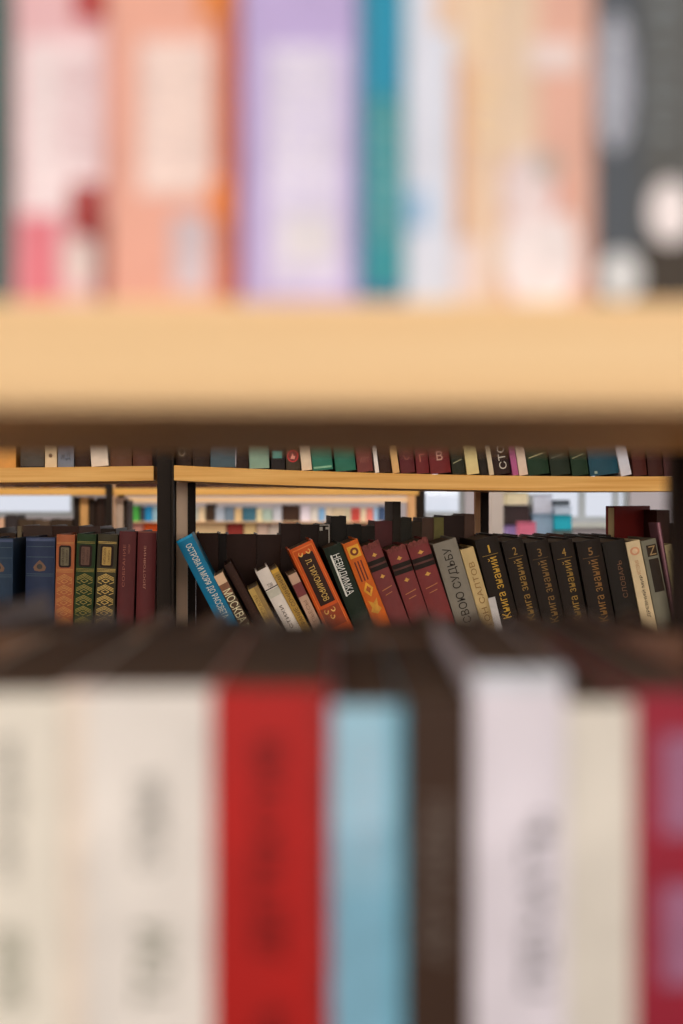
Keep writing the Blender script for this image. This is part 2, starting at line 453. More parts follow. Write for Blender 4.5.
# paper slip standing in front of the cream book
slip = solve(RF, (488.5, 598), None, (495.5, 596.5), SHR, math.radians(13.5))
M = RF.mat(slip[0], slip[1], slip[2])
bm = bmesh.new(); box(bm, 0, slip[3], .006, .0068, 0, slip[4]-.001)
tag(link('paper_slip', bm, mat((206, 200, 196), .8), None, M), 'small white paper slip standing in front of the first black volume', 'paper')

# ---------------- lower row, left unit: ornate upright books
def row(fr, items, shelf, group, depth=.15):
    out = []
    fs = [solve(fr, tl, bl, tr, shelf) for (tl, bl, tr, col, label) in items]
    for i in range(len(fs)-1):
        a, c = fs[i], fs[i+1]
        # compare right edge of a with left edge of c at base and at top
        for zt in (0.0, min(a[4], c[4])):
            xr = a[0]-zt*math.tan(a[2])+a[3]; xl = c[0]-zt*math.tan(c[2])
            if xl < xr+.0002: a[3] -= min(xr+.0002-xl, a[3]*.3)
    for (tl, bl, tr, col, label), (al, z, lean, w, h) in zip(items, fs):
        out.append(Book('book', fr.mat(al, z, lean), w, h, depth, col, label, group))
    return out
LG2 = 'ornate old books on the left lower shelf'
L = row(LS, [
    ((-15, 538), (-15.6, 594), (12.5, 537.6), (32, 52, 74), 'dark blue gilt book cut off by the left edge of the photo'),
    ((25.6, 537), (24.8, 593), (54.6, 536.4), (34, 46, 74), 'dark blue book with a faint gold crest, left of the copper brown book'),
    ((56.4, 534.4), (54.0, 629), (75.4, 534.0), (168, 92, 54), 'copper brown ornate book with an oblong dark title plate'),
    ((77.0, 533.6), (72.9, 624.7), (96.0, 533.2), (38, 62, 38), 'deep green ornate book with an oblong title plate'),
    ((98.0, 533.8), (93.8, 624.7), (117.6, 533.0), (62, 62, 50), 'grey green ornate book with bright gold title plate and chevrons'),
    ((119.4, 531.2), (116.2, 622), (136.2, 531), (86, 30, 30), 'dark red book with two columns of faint lettering'),
    ((137.8, 531.2), (135.6, 622), (156.2, 531.2), (92, 30, 30), 'dark red book with one column of faint capitals beside the black post')], SH, LG2)
for i in (0, 1):
    b = L[i]
    b.panel('head_band', 0, 1, .002, .006, (70, 80, 110))
    for z in (.014, .03, .056, .059): b.poly('gilt_line', [[(.03, z), (.97, z), (.97, z+.0007), (.03, z+.0007)]], (74, 92, 100))
    cz = .044
    b.poly('crest', [[(.5, cz-.009), (.62, cz-.004), (.72, cz+.002), (.68, cz+.007), (.5, cz+.0085), (.32, cz+.007), (.28, cz+.002), (.38, cz-.004)]], (116, 84, 62))
    b.ell('crest_centre', .5, cz+.001, .1, .004, (60, 64, 70), off=.0008)
for i, (gold, plate) in ((2, ((196, 136, 72), (104, 92, 66))), (3, ((150, 132, 60), (96, 62, 46))), (4, ((214, 178, 96), (176, 140, 70)))):
    b = L[i]
    Z = []
    for z in (.0115, .0135, .053, .055, .057): Z.append([(.03, z), (.97, z), (.97, z+.0008), (.03, z+.0008)])
    for q in Z: b.poly('gilt_line', [q], gold)
    # rounded dark frame and the title plate on it
    def rr(x0, x1, z0, z1, rx, rz):
        pts = []
        for (cx, cz, a0) in ((x1-rx, z0+rz, -90), (x1-rx, z1-rz, 0), (x0+rx, z1-rz, 90), (x0+rx, z0+rz, 180)):
            for k in range(5):
                a = math.radians(a0+k*22.5); pts.append((cx+rx*math.cos(a), cz+rz*math.sin(a)))
        return pts
    b.poly('plate_frame', [rr(.16, .84, .0165, .0505, .14, .004)], (38, 26, 22), off=.0006)
    b.poly('title_plate', [rr(.27, .72, .0195, .0475, .05, .0015)], plate, off=.001)
    b.text('КНИГА СКАЗОК', .33, .47, .021, .046, (50, 40, 26), 'up', off=.0014)
    b.text('ТОМ ВТОРОЙ', .54, .66, .024, .043, (50, 40, 26), 'up', off=.0014)
    C_ = []
    def stroke(x0, z0, x1, z1, t=.0011):
        C_.append([(x0, z0), (x1, z1), (x1, z1+t), (x0, z0+t)])
    for k in range(5):
        z = .0605+.0165*k
        for m_ in (0, .0022, .0044):           # nested pointed waves
            stroke(.08, z+.006+m_, .5, z+m_); stroke(.5, z+m_, .92, z+.006+m_)
        stroke(.3, z+.0105, .5, z+.0075); stroke(.5, z+.0075, .7, z+.0105); stroke(.3, z+.0105, .5, z+.0135); stroke(.5, z+.0135, .7, z+.0105)
        stroke(.08, z+.0125, .3, z+.0150); stroke(.92, z+.0125, .7, z+.0150)
    b.poly('chevrons', C_, gold)
L[5].text('СОБРАНИЕ', .26, .42, .02, .085, (150, 84, 66), 'up'); L[5].text('ПИСЕМ', .56, .68, .02, .034, (150, 84, 66), 'up', name='author_lettering')
L[6].text('ДОСТОЯНИЕ', .36, .5, .022, .088, (178, 120, 96), 'up')
L[6].panel('head_band', .0, 1, .0, .002, (130, 70, 56))
# a thin card sticking up in the gap
cf = LF.inset(.1)
c0 = cf.hit(17.5, 526); c1 = cf.hit(21.5, 526)
M = cf.mat(c0[0], SH)
bm = bmesh.new(); box(bm, 0, c1[0]-c0[0], 0, .003, 0, c0[1]-SH)
tag(link('card_divider', bm, mat((128, 112, 84), .8), None, M), 'narrow grey card edge standing in the gap between the two blue books', 'card')

# ---------------- second rows behind
def back_row(fr, items, shelf, group, depth=.12):
    for q_, (x0, x1, top, lean, col, label, soft) in enumerate(items):
        if q_+1 < len(items) and 0 < items[q_+1][0]-x1 < 3: x1 = items[q_+1][0]-.15
        a = fr.hit(x0, top); c = fr.hit(x1, top)
        w = (c[0]-a[0])*.995; ln = math.radians(lean)
        h = (a[1]-shelf)/math.cos(ln)-max(0, -w*math.sin(ln))
        al = a[0]+h*math.sin(ln)
        Book('book', fr.mat(al, shelf+max(0, -w*math.sin(ln)), ln), w, h, depth, col, label, group, soft=soft, bulge=.04*w)
RB = RF.inset(.175)
back_row(RB, [
    (196, 217, 533, 0, (58, 38, 30), 'dark brown book standing behind the blue leaning book', False),
    (218.5, 226, 533.5, 0, (32, 24, 20), 'narrow blackish book in the back row behind the leaning books', False),
    (227, 254, 534, 0, (58, 38, 31), 'broad dark brown book in the back row above the beige patterned book', False),
    (256.5, 279, 534.5, 0, (54, 36, 29), 'dark brown book in the back row above the off-white book', False),
    (281, 299.5, 523.5, 0, (50, 33, 27), 'taller dark brown book behind the orange book with gold lettering', False),
    (301, 318, 524.5, 0, (42, 32, 27), 'blackish brown book in the back row behind the thick orange book', False),
    (319, 329, 524, 0, (50, 44, 38), 'narrow dark grey book with a white edge behind the dark green book', False),
    (331, 345, 516, 0, (36, 34, 30), 'tall black book in the back row above the flower ornament book', False),
    (346.5, 360, 524.5, 0, (34, 32, 28), 'black book with its top above the orange flower book, in the back row', False),
    (361.5, 374, 526, 0, (40, 34, 28), 'blackish olive book in the back row, left of the dark crimson one', False),
    (375, 391, 521, 0, (92, 34, 32), 'dark crimson book in the back row above the worn red trio', False),
    (392.5, 400, 501.5, 0, (46, 40, 32), 'tallest narrow black book in the back row above the worn red trio', False),
    (401, 411, 517.5, 0, (46, 46, 40), 'charcoal book in the back row left of the olive one', False),
    (412, 421, 522, 0, (58, 48, 34), 'short dark brown book in the back row left of the olive one', False),
    (422, 433, 518, 0, (84, 54, 34), 'chestnut brown book in the back row touching the olive one', False),
    (434, 442.5, 517.5, 0, (120, 110, 52), 'olive yellow book in the back row above the grey book', False),
    (444, 463.5, 515.5, 0, (48, 32, 26), 'broad blackish brown book in the back row right of the olive one', False),
    (464.5, 474.5, 514, 0, (88, 56, 38), 'reddish brown book in the back row above the cream book', False),
], SHR, 'back row of books behind the leaning books')
# low far row behind the black volumes: their heads show as a ragged dark line
rr_ = random.Random(3)
x = 477.0; k = 0
desc = ['behind the volume numbered 1', 'behind and between the volumes numbered 1 and 2', 'behind the volume numbered 2', 'behind and between the volumes numbered 2 and 3', 'behind the volume numbered 3',
        'behind and between the volumes numbered 3 and 4', 'behind the volume numbered 4', 'behind the volume numbered 5', 'behind the plain black book, beneath the standing maroon cover']
cols = [(40, 30, 26), (78, 46, 34), (44, 32, 26), (92, 54, 36), (46, 32, 28), (70, 42, 32), (40, 30, 26), (44, 34, 28), (36, 28, 24)]
its = []
for k in range(9):
    w = (13, 16, 12, 17, 14, 15, 16, 17, 15)[k]
    its.append((x, x+w-.8, (534.5, 536, 534.8, 536.6, 535.5, 534.4, 536, 534.6, 534.8)[k], 0, cols[k], 'dark book head just showing '+desc[k], False)); x += w
back_row(RB, its, SHR, 'back row of books behind the black volumes')
# white paper edge beside the black book
RB2 = RF.inset(.17)
a = RB2.hit(319.5, 524.5); c = RB2.hit(329.5, 524.5)
bm = bmesh.new()
wv = c[0]-a[0]
for q in (((0, 0), (wv, 0), (wv, -.0016), (0, -.0016)), ((wv-.0018, 0), (wv, 0), (wv, -.03), (wv-.0018, -.03)), ((0, -.004), (wv*.3, -.004), (wv*.3, -.010), (0, -.010)), ((wv*.6, -.004), (wv, -.004), (wv, -.008), (wv*.6, -.008))):
    lo = [bm.verts.new((p[0], -.003, p[1])) for p in q]; hi = [bm.verts.new((p[0], -.0015, p[1])) for p in q]
    bm.faces.new(lo); bm.faces.new(hi[::-1])
    for i in range(4): bm.faces.new((lo[i], lo[(i+1) % 4], hi[(i+1) % 4], hi[i]))
tag(link('paper_strip', bm, mat((206, 196, 180), .8), None, RB2.mat(a[0], a[1])), 'white bent paper strip at the top of the narrow dark grey book', 'paper')
# the maroon hardback turned to show its front cover, with its pages at the left
def turned(fr, x0, x1, topl, col, label, w, d, ang, page):
    a = fr.hit(x0, topl)
    h = a[1]-SHR
    M = fr.mat(a[0], SHR, 0, 0) @ Matrix.Rotation(math.radians(ang), 4, 'Z')
    r = thing('book', M, label, 'book', 'back row books showing a cover')
    # lies with the fore edge toward the camera: cover on the local -y side
    bm = bmesh.new(); box(bm, 0, d, 0, .003, 0, h, .0006); box(bm, 0, d, w-.003, w, 0, h, .0006); box(bm, d-.003, d, .003, w-.003, 0, h)
    link('cover', bm, mat(col, .6, .1, 30), r)
    bm = bmesh.new(); box(bm, .003, d-.004, .0032, w-.0032, .003, h-.003)
    link('pages', bm, mat_pages(page), r)
    return r
RB3 = RF.inset(.2)
turned(RF.inset(.2), 615.5, 656, 506, (120, 36, 32), 'maroon hardback standing turned with its cream page edge at the left', .019, .12, 45, (222, 190, 136))
back_row(RF.inset(.19), [(657, 670, 510, 0, (58, 34, 30), 'dark brown hardback standing just right of the turned maroon hardback', False),
    (676.5, 690, 524, 0, (46, 34, 30), 'low dark book in the back row at the right photo edge', False)], SHR, 'back row books at the right end')

LB = LF.inset(.17)
back_row(LB, [
    (-20, -2, 528, 0, (60, 46, 36), 'brown book at the left edge of the photo in the back row', False),
    (-.8, 15.5, 533, 0, (66, 52, 40), 'brown book behind the dark blue gilt book at the photo edge', False),
    (23, 50, 525.5, 0, (72, 48, 34), 'brown book standing behind the dark blue book with the crest', False),
    (52, 78, 526, 0, (64, 42, 32), 'brown book behind the copper brown ornate book', False),
    (79, 99, 526.5, 0, (74, 48, 38), 'brown book behind the deep green ornate book', False),
    (100.5, 116, 528.5, 0, (46, 36, 28), 'dark brown book behind the grey green ornate book', False),
], SH, 'back row of books behind the ornate books')

# ---------------- upper rows: only the feet of the books show
def foot_row(fr, items, zt, group, s_off=0, depth=.16, hh=.21):
    prev = None
    for (x0, x1, lean, col, label, soft, deco) in items:
        z0 = zt(fr, x0)
        py = HY-z0*F/ (fr.a.y+ (x0-CX)/F*0)    # rough, refined below
        a = None
        # solve the column at the height of the board
        d = Vector(((x0-CX)/F, 1, 0)); t = fr.a.dot(fr.n)/d.dot(fr.n); s0 = (d*t-fr.a).dot(fr.u)
        d = Vector(((x1-CX)/F, 1, 0)); t = fr.a.dot(fr.n)/d.dot(fr.n); s1 = (d*t-fr.a).dot(fr.u)
        ln = math.radians(lean); w = (s1-s0)*math.cos(ln)*.97
        if prev is not None and s0 < prev+.0003: s0 = prev+.0003
        prev = s0+w*math.cos(ln)
        hgt = hh*(.92+.16*((x0*7.3) % 1))
        b = Book('book', fr.mat(s0, z0+max(0, -w*math.sin(ln)), ln), w, hgt, depth, col, label, group, soft=soft)
        H = b.h
        if deco: deco(b, H)
def zright(fr, px):
    d = Vector(((px-CX)/F, 1, 0)); t = RF.a.dot(RF.n)/d.dot(RF.n); s_ = (d*t-RF.a).dot(RF.u)
    return ztopR(s_/sR)+.0003
def zleft(fr, px): return zl0+(zl1-zl0)*max(0, px)/153.5+.0003
UG = 'books on the upper middle shelf seen by their feet'
def T(txt, x0, x1, up, hgt, col, mode='flat'):
    return lambda b, H: b.text(txt, x0, x1, H-up-hgt, H-up, col, mode)
def line_(col, up=.028):
    return lambda b, H: b.poly('gilt_line', [[(.1, H-up), (.8, H-up-.005), (.8, H-up-.0035), (.1, H-up+.0015)]], col)
def circ(b, H):
    b.ell('red_seal', .5, H-.021, .42, .0095, (196, 52, 46)); b.ell('seal_inner', .5, H-.021, .33, .0075, (120, 36, 34), off=.0008)
    b.poly('seal_mark', [[(.3, H-.017), (.5, H-.026), (.56, H-.021), (.68, H-.021), (.62, H-.016)]], (230, 150, 130), off=.0011)
foot_row(RS, [
    (176, 192, 0, (46, 34, 30), 'dark brown book with a pale curl mark at the left end of the upper shelf', False, T('О', .15, .6, .014, .014, (150, 136, 110))),
    (192.6, 210, 0, (44, 34, 30), 'plain dark brown book left of the slate blue book, upper shelf', False, None),
    (210.5, 236, 0, (68, 88, 98), 'slate blue book on the upper shelf', False, None),
    (236.6, 249, 0, (44, 32, 28), 'blackish book between the slate blue and pale mint books', False, None),
    (249.6, 270, 2, (132, 162, 142), 'pale mint green book on the upper shelf', False, None),
    (271.5, 285.5, 1, (38, 36, 40), 'black book with a small teal label on the upper shelf', False, lambda b, H: b.panel('teal_label', .1, .8, H-.028, H-.017, (86, 148, 136))),
    (286.5, 300.5, 2, (66, 62, 54), 'dark grey book with a round red seal', False, circ),
    (302, 312.6, 6, (226, 204, 176), 'cream white book leaning beside the round red seal', False, None),
    (313.2, 334, 6, (44, 112, 92), 'sea green book next to the cream white book', False, lambda b, H: b.panel('foot_band', .05, .95, H-.006, H-.003, (130, 180, 150))),
    (336, 357, 6, (38, 104, 84), 'sea green book next to the mauve brown book', False, None),
    (358, 374, 6, (112, 54, 48), 'mauve brown book with faint lettering between green and white spines', False, T('АКТ', .2, .8, .014, .008, (160, 96, 80))),
    (375.4, 379.4, 7, (232, 222, 214), 'very thin white booklet right of the mauve brown book', True, None),
    (380.2, 392, 6, (54, 36, 28), 'dark brown book between the thin white and thin cream booklets', False, None),
    (393, 400, 8, (214, 170, 110), 'thin peach cream booklet with a brown edge', True, None),
    (401, 416, 6, (88, 26, 28), 'wine red book, first of three right of the peach booklet', False, T('С', .3, .7, .02, .014, (140, 76, 60))),
    (417, 430, 5, (104, 26, 28), 'narrow crimson book with a pale hook mark, middle of three reds', False, T('Г', .3, .7, .018, .012, (190, 110, 90))),
    (431, 452, 6, (108, 28, 28), 'wide crimson book with a pale loop mark, left of the dark green book', False, T('в', .35, .65, .02, .014, (200, 150, 130))),
    (453, 466, 6, (40, 46, 36), 'dark green black book with a small pale mark left of the yellow cream one', False, line_((150, 146, 110), .018)),
    (467.4, 480, 8, (216, 198, 138), 'yellow cream book on the upper shelf', True, None),
    (481, 488.6, 8, (36, 34, 30), 'black book right of the yellow cream book', False, None),
    (489.6, 494.4, 9, (206, 190, 160), 'thin buff booklet left of the book with round white letters', True, None),
    (495, 512, 9, (46, 34, 34), 'dark book with large round white letters reading upwards', False, lambda b, H: b.text('СТО', .35, .8, H-.045, H-.008, (206, 196, 180), 'up')),
    (513, 519, 9, (170, 84, 130), 'thin magenta book on the upper shelf', True, None),
    (519.6, 528.6, 9, (220, 196, 176), 'pinkish white book right of the magenta one', True, None),
    (529.4, 551, 8, (32, 60, 46), 'dark green book with a bright pale dash, next to the pinkish white book', False, line_((190, 180, 130))),
    (552, 572, 8, (36, 50, 42), 'dark green book with a dim dash, middle of three dark green', False, line_((110, 110, 90))),
    (573, 590, 8, (30, 56, 42), 'dark green book with a pale dash beside the deep blue book', False, line_((150, 150, 110))),
    (591, 621, 7, (22, 68, 84), 'deep teal blue wide book on the upper shelf', False, lambda b, H: b.poly('foot_ornament', [[(.15, H-.003), (.24, H-.003), (.24, H-.007), (.15, H-.007)]], (150, 170, 160))),
    (621.6, 632.4, 12, (206, 206, 216), 'white book leaning left against the deep teal blue book', True, None),
    (634, 648, 6, (70, 32, 28), 'dark maroon book right of the leaning white book', False, None),
    (649, 664, 5, (58, 30, 26), 'dark maroon brown book second from the right end of upper shelf', False, None),
    (665, 680, 4, (76, 30, 30), 'dark wine book at the right end of the upper shelf', False, None),
], zright, UG)
foot_row(LS, [
    (-14, 16.0, 0, (212, 150, 72), 'wooden coloured book at the left end of the upper shelf', False, None),
    (20, 44, 0, (74, 68, 60), 'dark grey book right of the wooden coloured one', False, lambda b, H: b.panel('foot_band', .0, 1, H-.002, H-.0004, (40, 34, 30))),
    (45, 57, 0, (226, 200, 160), 'cream book with a brown spot on its spine', True, lambda b, H: b.ell('brown_spot', .48, H-.018, .16, .003, (110, 78, 48))),
    (57.6, 74, 0, (118, 124, 138), 'bluish grey marbled book right of the cream book with a spot', False, T('ЖД', .2, .8, .01, .012, (70, 76, 90))),
    (75, 90, 0, (52, 36, 28), 'dark brown book left of the leaning white book, upper left shelf', False, None),
    (91.5, 109, 4, (228, 212, 194), 'white book leaning on the upper left shelf', True, None),
    (110, 132, 0, (92, 56, 34), 'russet brown book right of the leaning white book, upper left shelf', False, None),
    (132.6, 152.5, 0, (86, 46, 30), 'russet brown book nearest the black post on the upper left shelf', False, None),
], zleft, 'books on the upper left shelf seen by their feet')

# =================================================================== THE NEAR BOOKCASE
YN = .31
bz_top = (HY-300)/F*YN; bz_bot = (HY-406.5)/F*YN
NEAR = thing('bookcase', Matrix.Translation((0, YN, 0)), 'pale wooden bookcase close to the camera with blurred books on two boards', 'bookcase')
DN = .30
PAGE_SHADE = (92, 66, 46)  # page blocks coloured dark to stand in for shade under the shelf
def nb(name, x0, x1, y0, y1, z0, z1, m, bev=.001): return boxo(name, x0, x1, y0, y1, z0+ZC, z1+ZC, m, NEAR, bev)
nb('shelf', -.55, .55, 0, DN, bz_bot, bz_top, WOOD_NEAR, .0015)
LSN = -.262
nb('shelf', -.55, .55, 0, DN, LSN-.023, LSN, WOOD_NEAR, .0015)
nb('shelf', -.55, .55, 0, DN, .34, .363, WOOD_NEAR, .0015)
nb('post', -.575, -.551, 0, DN, -ZC, .5, STEEL)
nb('post', .551, .575, 0, DN, -ZC, .5, STEEL)
xe = (672-CX)/F*(YN+DN+.004)
nb('rear_post', xe, xe+.03, DN+.001, DN+.016, -ZC, .5, mat((40, 29, 22), .6, .1, 30))

NF = Frame(0, YN+.012, 683, YN+.012)
def near(x0, x1, top, bottom, col, label, group, depth=.135, soft=False, h=None, page=(214, 196, 160), rough=.5):
    a = NF.hit(x0, 500); c = NF.hit(x1, 500)
    if h is None: h = (HY-top)/F*(YN+.012)-bottom
    return Book('book', NF.mat(a[0], bottom), (c[0]-a[0]), h, depth, col, label, group, soft=soft, page=page, bulge=.045*(c[0]-a[0]), rough=rough)
S = (YN+.012)/F      # metres per pixel on the near spines
GU = 'blurred books on the near upper shelf'
UB = bz_top+.0004
def upz(b, y): return b.h-((HY-y)*S-UB)      # pixel row to metres from the top, upper shelf
def uptext(b, txt, x0, x1, ya, yb, col, mode='up'): b.text(txt, x0, x1, upz(b, ya), upz(b, yb), col, mode, off=.0006)
b = near(-60, 8, 0, UB, (30, 86, 80), 'dark teal book at the left edge, near upper shelf', GU, h=.205)
b = near(12, 105, 0, UB, (224, 178, 182), 'pink and white book with red patches on the near upper shelf', GU, h=.19)
b.panel('white_area', .1, .92, upz(b, 40), upz(b, 215), (236, 216, 218)); b.panel('red_patch', .68, .98, upz(b, -30), upz(b, 22), (172, 40, 34), off=.0004)
b.panel('red_patch', .62, .97, upz(b, 183), upz(b, 238), (160, 36, 30), off=.0004); b.panel('pink_patch', .06, .5, upz(b, 215), upz(b, 300), (222, 120, 132), off=.0004)
b.ell('pale_emblem', .72, upz(b, 262), .18, .006, (226, 206, 200)); b.panel('plum_edge', .9, 1, upz(b, 215), upz(b, 300), (120, 40, 42), off=.0005)
uptext(b, 'СЛУЧАЙ', .5, .85, 60, 165, (206, 160, 166)); uptext(b, 'ЗИМА', .15, .4, 60, 200, (246, 232, 232))
b = near(107, 238, 0, UB, (228, 166, 146), 'salmon pink book with a rust orange right edge', GU, h=.2)
b.panel('orange_edge', .84, 1, upz(b, -90), upz(b, 300), (184, 88, 50)); b.panel('orange_patch', .78, .95, upz(b, 180), upz(b, 222), (224, 122, 40), off=.0004)
b.panel('orange_patch', .7, .92, upz(b, -60), upz(b, 20), (220, 130, 60), off=.0004)
b.panel('white_area', .24, .8, upz(b, 40), upz(b, 195), (230, 204, 196), off=.0004); b.panel('grey_patch', .5, .78, upz(b, 215), upz(b, 292), (206, 190, 196), off=.0004)
uptext(b, 'РОМАН', .3, .72, 55, 185, (250, 226, 214))
b = near(241, 357, 0, UB, (184, 166, 214), 'lavender book with white lettering on the near upper shelf', GU, h=.195)
b.panel('pale_area', .22, .88, upz(b, 45), upz(b, 290), (214, 206, 232)); uptext(b, 'СВЕТЛАЯ', .3, .75, 50, 200, (236, 230, 240)); b.panel('pale_emblem', .35, .8, upz(b, 215), upz(b, 262), (226, 220, 226), off=.0005)
b = near(358, 405, 0, UB, (50, 96, 150), 'teal and blue narrow book on the near upper shelf', GU, h=.2)
b.panel('teal_area', .1, .98, upz(b, -60), upz(b, 290), (40, 140, 150)); b.panel('bright_patch', .25, .9, upz(b, -40), upz(b, 96), (0, 140, 176), off=.0005)
uptext(b, 'ОКЕАН', .35, .8, 108, 240, (130, 176, 176))
b = near(406, 454, 0, UB, (214, 218, 232), 'bluish white narrow book between teal and peach books', GU, h=.19)
b.panel('blue_patch', .0, .5, upz(b, 190), upz(b, 230), (160, 190, 222)); b.panel('sand_patch', .6, 1, upz(b, -40), upz(b, 30), (226, 190, 160))
b = near(455, 499, 0, UB, (228, 200, 174), 'cream and tan book left of the wide peach book', GU, h=.2)
b.panel('tan_patch', 0, .35, upz(b, 60), upz(b, 250), (214, 164, 128)); b.panel('pale_patch', .0, .6, upz(b, 240), upz(b, 300), (228, 208, 204), off=.0004); uptext(b, 'ЛЕТО', .45, .9, -30, 150, (244, 214, 160))
b = near(500, 594, 0, UB, (218, 168, 150), 'wide peach book with a large white emblem low on its spine', GU, h=.198)
b.panel('cream_area', .0, .4, upz(b, -40), upz(b, 160), (222, 196, 170)); b.ell('white_emblem', .42, upz(b, 255), .42, .013, (236, 224, 224)); b.ell('pale_shape', .3, upz(b, 190), .28, .009, (224, 206, 206), off=.0006)
b.ell('grey_shape', .5, upz(b, 166), .14, .003, (170, 160, 150), off=.0008); b.panel('pale_patch', .3, .85, upz(b, 42), upz(b, 72), (226, 208, 204), off=.0005); b.panel('rose_patch', .42, .66, upz(b, 180), upz(b, 215), (206, 138, 124), off=.0005)
b = near(595, 641, 0, UB, (70, 76, 84), 'slate grey book with a white oval of lettering', GU, h=.2)
b.ell('pale_oval', .42, upz(b, 82), .4, .016, (150, 154, 168)); uptext(b, 'ОСЕНЬ', .25, .62, 22, 145, (206, 208, 218)); b.ell('round_emblem', .56, upz(b, 276), .48, .0055, (206, 208, 210))
b = near(642, 720, 0, UB, (82, 82, 80), 'charcoal book with a round white badge at the right edge', GU, h=.205)
b.ell('round_badge', .36, upz(b, 212), .27, .0072, (232, 222, 222)); uptext(b, 'ТЕНЬ', .12, .4, -20, 150, (120, 128, 134)); b.panel('dark_band', .0, 1, upz(b, 240), upz(b, 300), (60, 58, 56))

GL = 'blurred books on the near lower shelf'
def lz(b, y): return (y-b.py)*S
def lnear(x0, x1, top, col, label, **k):
    b = near(x0, x1, top+5, LSN, col, label, GL, page=PAGE_SHADE, soft=True, **k); b.py = top+5
    return b
def ltext(b, txt, x0, x1, ya, yb, col, mode='up'): b.text(txt, x0, x1, lz(b, ya), lz(b, yb), col, mode, off=.0007)
b = lnear(-75, 60, 688, (226, 218, 204), 'white book with grey lettering at the left edge, near lower shelf')
ltext(b, 'НАРОДНЫЕ', .54, .72, 735, 880, (96, 94, 88)); ltext(b, 'СКАЗКИ', .52, .76, 930, 1010, (70, 82, 46))
b = lnear(61, 211, 684, (224, 216, 208), 'broad white book with short grey lettering next to the red book')
b.panel('blush_edge', .0, .16, 0, .18, (228, 212, 196)); b.panel('pink_corner', .02, .28, 0, lz(b, 688), (200, 130, 140), off=.0006)
ltext(b, 'СУДЬБА', .49, .72, 775, 868, (80, 80, 74)); ltext(b, 'ТОМ', .5, .74, 926, 1005, (72, 80, 48))
b = lnear(211.5, 330.5, 683, (168, 16, 8), 'bright red book with dark lettering on the near lower shelf')
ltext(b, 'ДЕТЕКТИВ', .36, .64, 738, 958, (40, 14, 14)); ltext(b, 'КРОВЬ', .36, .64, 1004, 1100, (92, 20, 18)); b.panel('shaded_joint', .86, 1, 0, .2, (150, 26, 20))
b = lnear(331.5, 403, 700, (150, 190, 208), 'pale blue book between the red and dark brown books')
b.panel('blue_area', .0, 1, lz(b, 830), lz(b, 890), (136, 178, 198)); b.panel('blue_area', .0, 1, lz(b, 890), lz(b, 1100), (120, 168, 190)); b.panel('teal_edge', .84, 1, 0, .2, (96, 158, 180), off=.0004); ltext(b, 'НЕБО', .35, .6, 740, 850, (176, 186, 200))
b = lnear(403.6, 472, 694, (56, 42, 34), 'dark brown book with greyish lettering on the near lower shelf')
ltext(b, 'АРХИВЫ', .25, .7, 800, 960, (104, 92, 84))
b = lnear(473, 566, 666, (216, 208, 216), 'tall pale lilac white book with black lettering')
ltext(b, 'ПЕЧАТЬ', .55, .84, 815, 992, (22, 32, 38))
b.panel('rounded_cap', .02, .98, 0, .004, (196, 200, 208))
b = lnear(567, 634, 698, (212, 204, 192), 'plain cream book between lilac white and crimson books')
b = lnear(635, 730, 688, (142, 22, 44), 'crimson book with pale patches at the right edge')
b.panel('lilac_patch', .28, .8, lz(b, 735), lz(b, 835), (150, 96, 124)); b.panel('lilac_patch', .28, .8, lz(b, 885), lz(b, 985), (150, 96, 124))
# fanned pages bulging from the head of the lilac white book
# second row on the near lower shelf: dark books with their heads toward the light at the back
NB = Frame(0, YN+.16, 683, YN+.16)
xs = [-110, -10, 62, 128, 196, 262, 318, 372, 440, 508, 560, 622, 690]
lab = ['at the left edge', 'second from the left edge', 'behind the broad white book, its left half', 'behind the broad white book, its right half', 'behind the left of the red book', 'behind the right of the red book',
       'behind the pale blue book', 'behind the dark brown book', 'behind the tall lilac white book', 'behind the gap of lilac and cream books', 'behind the plain cream book', 'behind the crimson book']
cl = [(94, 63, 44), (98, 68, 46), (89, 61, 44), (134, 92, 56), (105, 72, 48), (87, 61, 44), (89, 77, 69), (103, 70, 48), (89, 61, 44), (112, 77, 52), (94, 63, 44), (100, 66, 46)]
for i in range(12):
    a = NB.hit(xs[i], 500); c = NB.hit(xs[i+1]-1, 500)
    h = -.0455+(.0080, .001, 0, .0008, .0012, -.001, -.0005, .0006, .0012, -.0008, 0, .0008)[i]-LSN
    Book('book', NB.mat(a[0], LSN), c[0]-a[0], h, .098, cl[i], 'dark brown book in the near back row '+lab[i], 'dark back row on the near lower shelf', page=(84, 60, 44))  # pages dark here too, in place of shade under the shelf

# =================================================================== THE FAR SIDE OF THE ROOM
def P(px, py, Y): return Vector(((px-CX)/F*Y, Y, ZC+(HY-py)/F*Y))
def pbox(bm, x0, x1, y0, y1, Y, dp, bev=0):
    a = P(x0, y1, Y); c = P(x1, y0, Y)
    return box(bm, a.x, c.x, Y, Y+dp, a.z, c.z, bev)
def shift(bm, o):
    for v in bm.verts: v.co -= o
    return bm
def far_case(name, Y, x0, x1, boards, posts, label, wood, dp=.3, top=None):
    o = Vector(((x0-CX)/F*Y, Y, 0)); r = thing(name, Matrix.Translation(o), label, 'bookcase')
    for (a, b_, y0, y1) in boards:
        link('shelf', shift(pbox(bmesh.new(), a, b_, y0, y1, Y, dp, .002), o), wood, r)
    for (a, b_, m) in posts:
        bm = bmesh.new(); pa = P(a, 0, Y); pb = P(b_, 0, Y)
        box(bm, pa.x, pb.x, Y-.012, Y-.001, 0, 1.95, .002)
        link('post', shift(bm, o), m, r)
        bm = bmesh.new(); box(bm, pa.x, pb.x, Y+dp+.001, Y+dp+.012, 0, 1.95, .002)
        link('post', shift(bm, o), m, r)
    return r
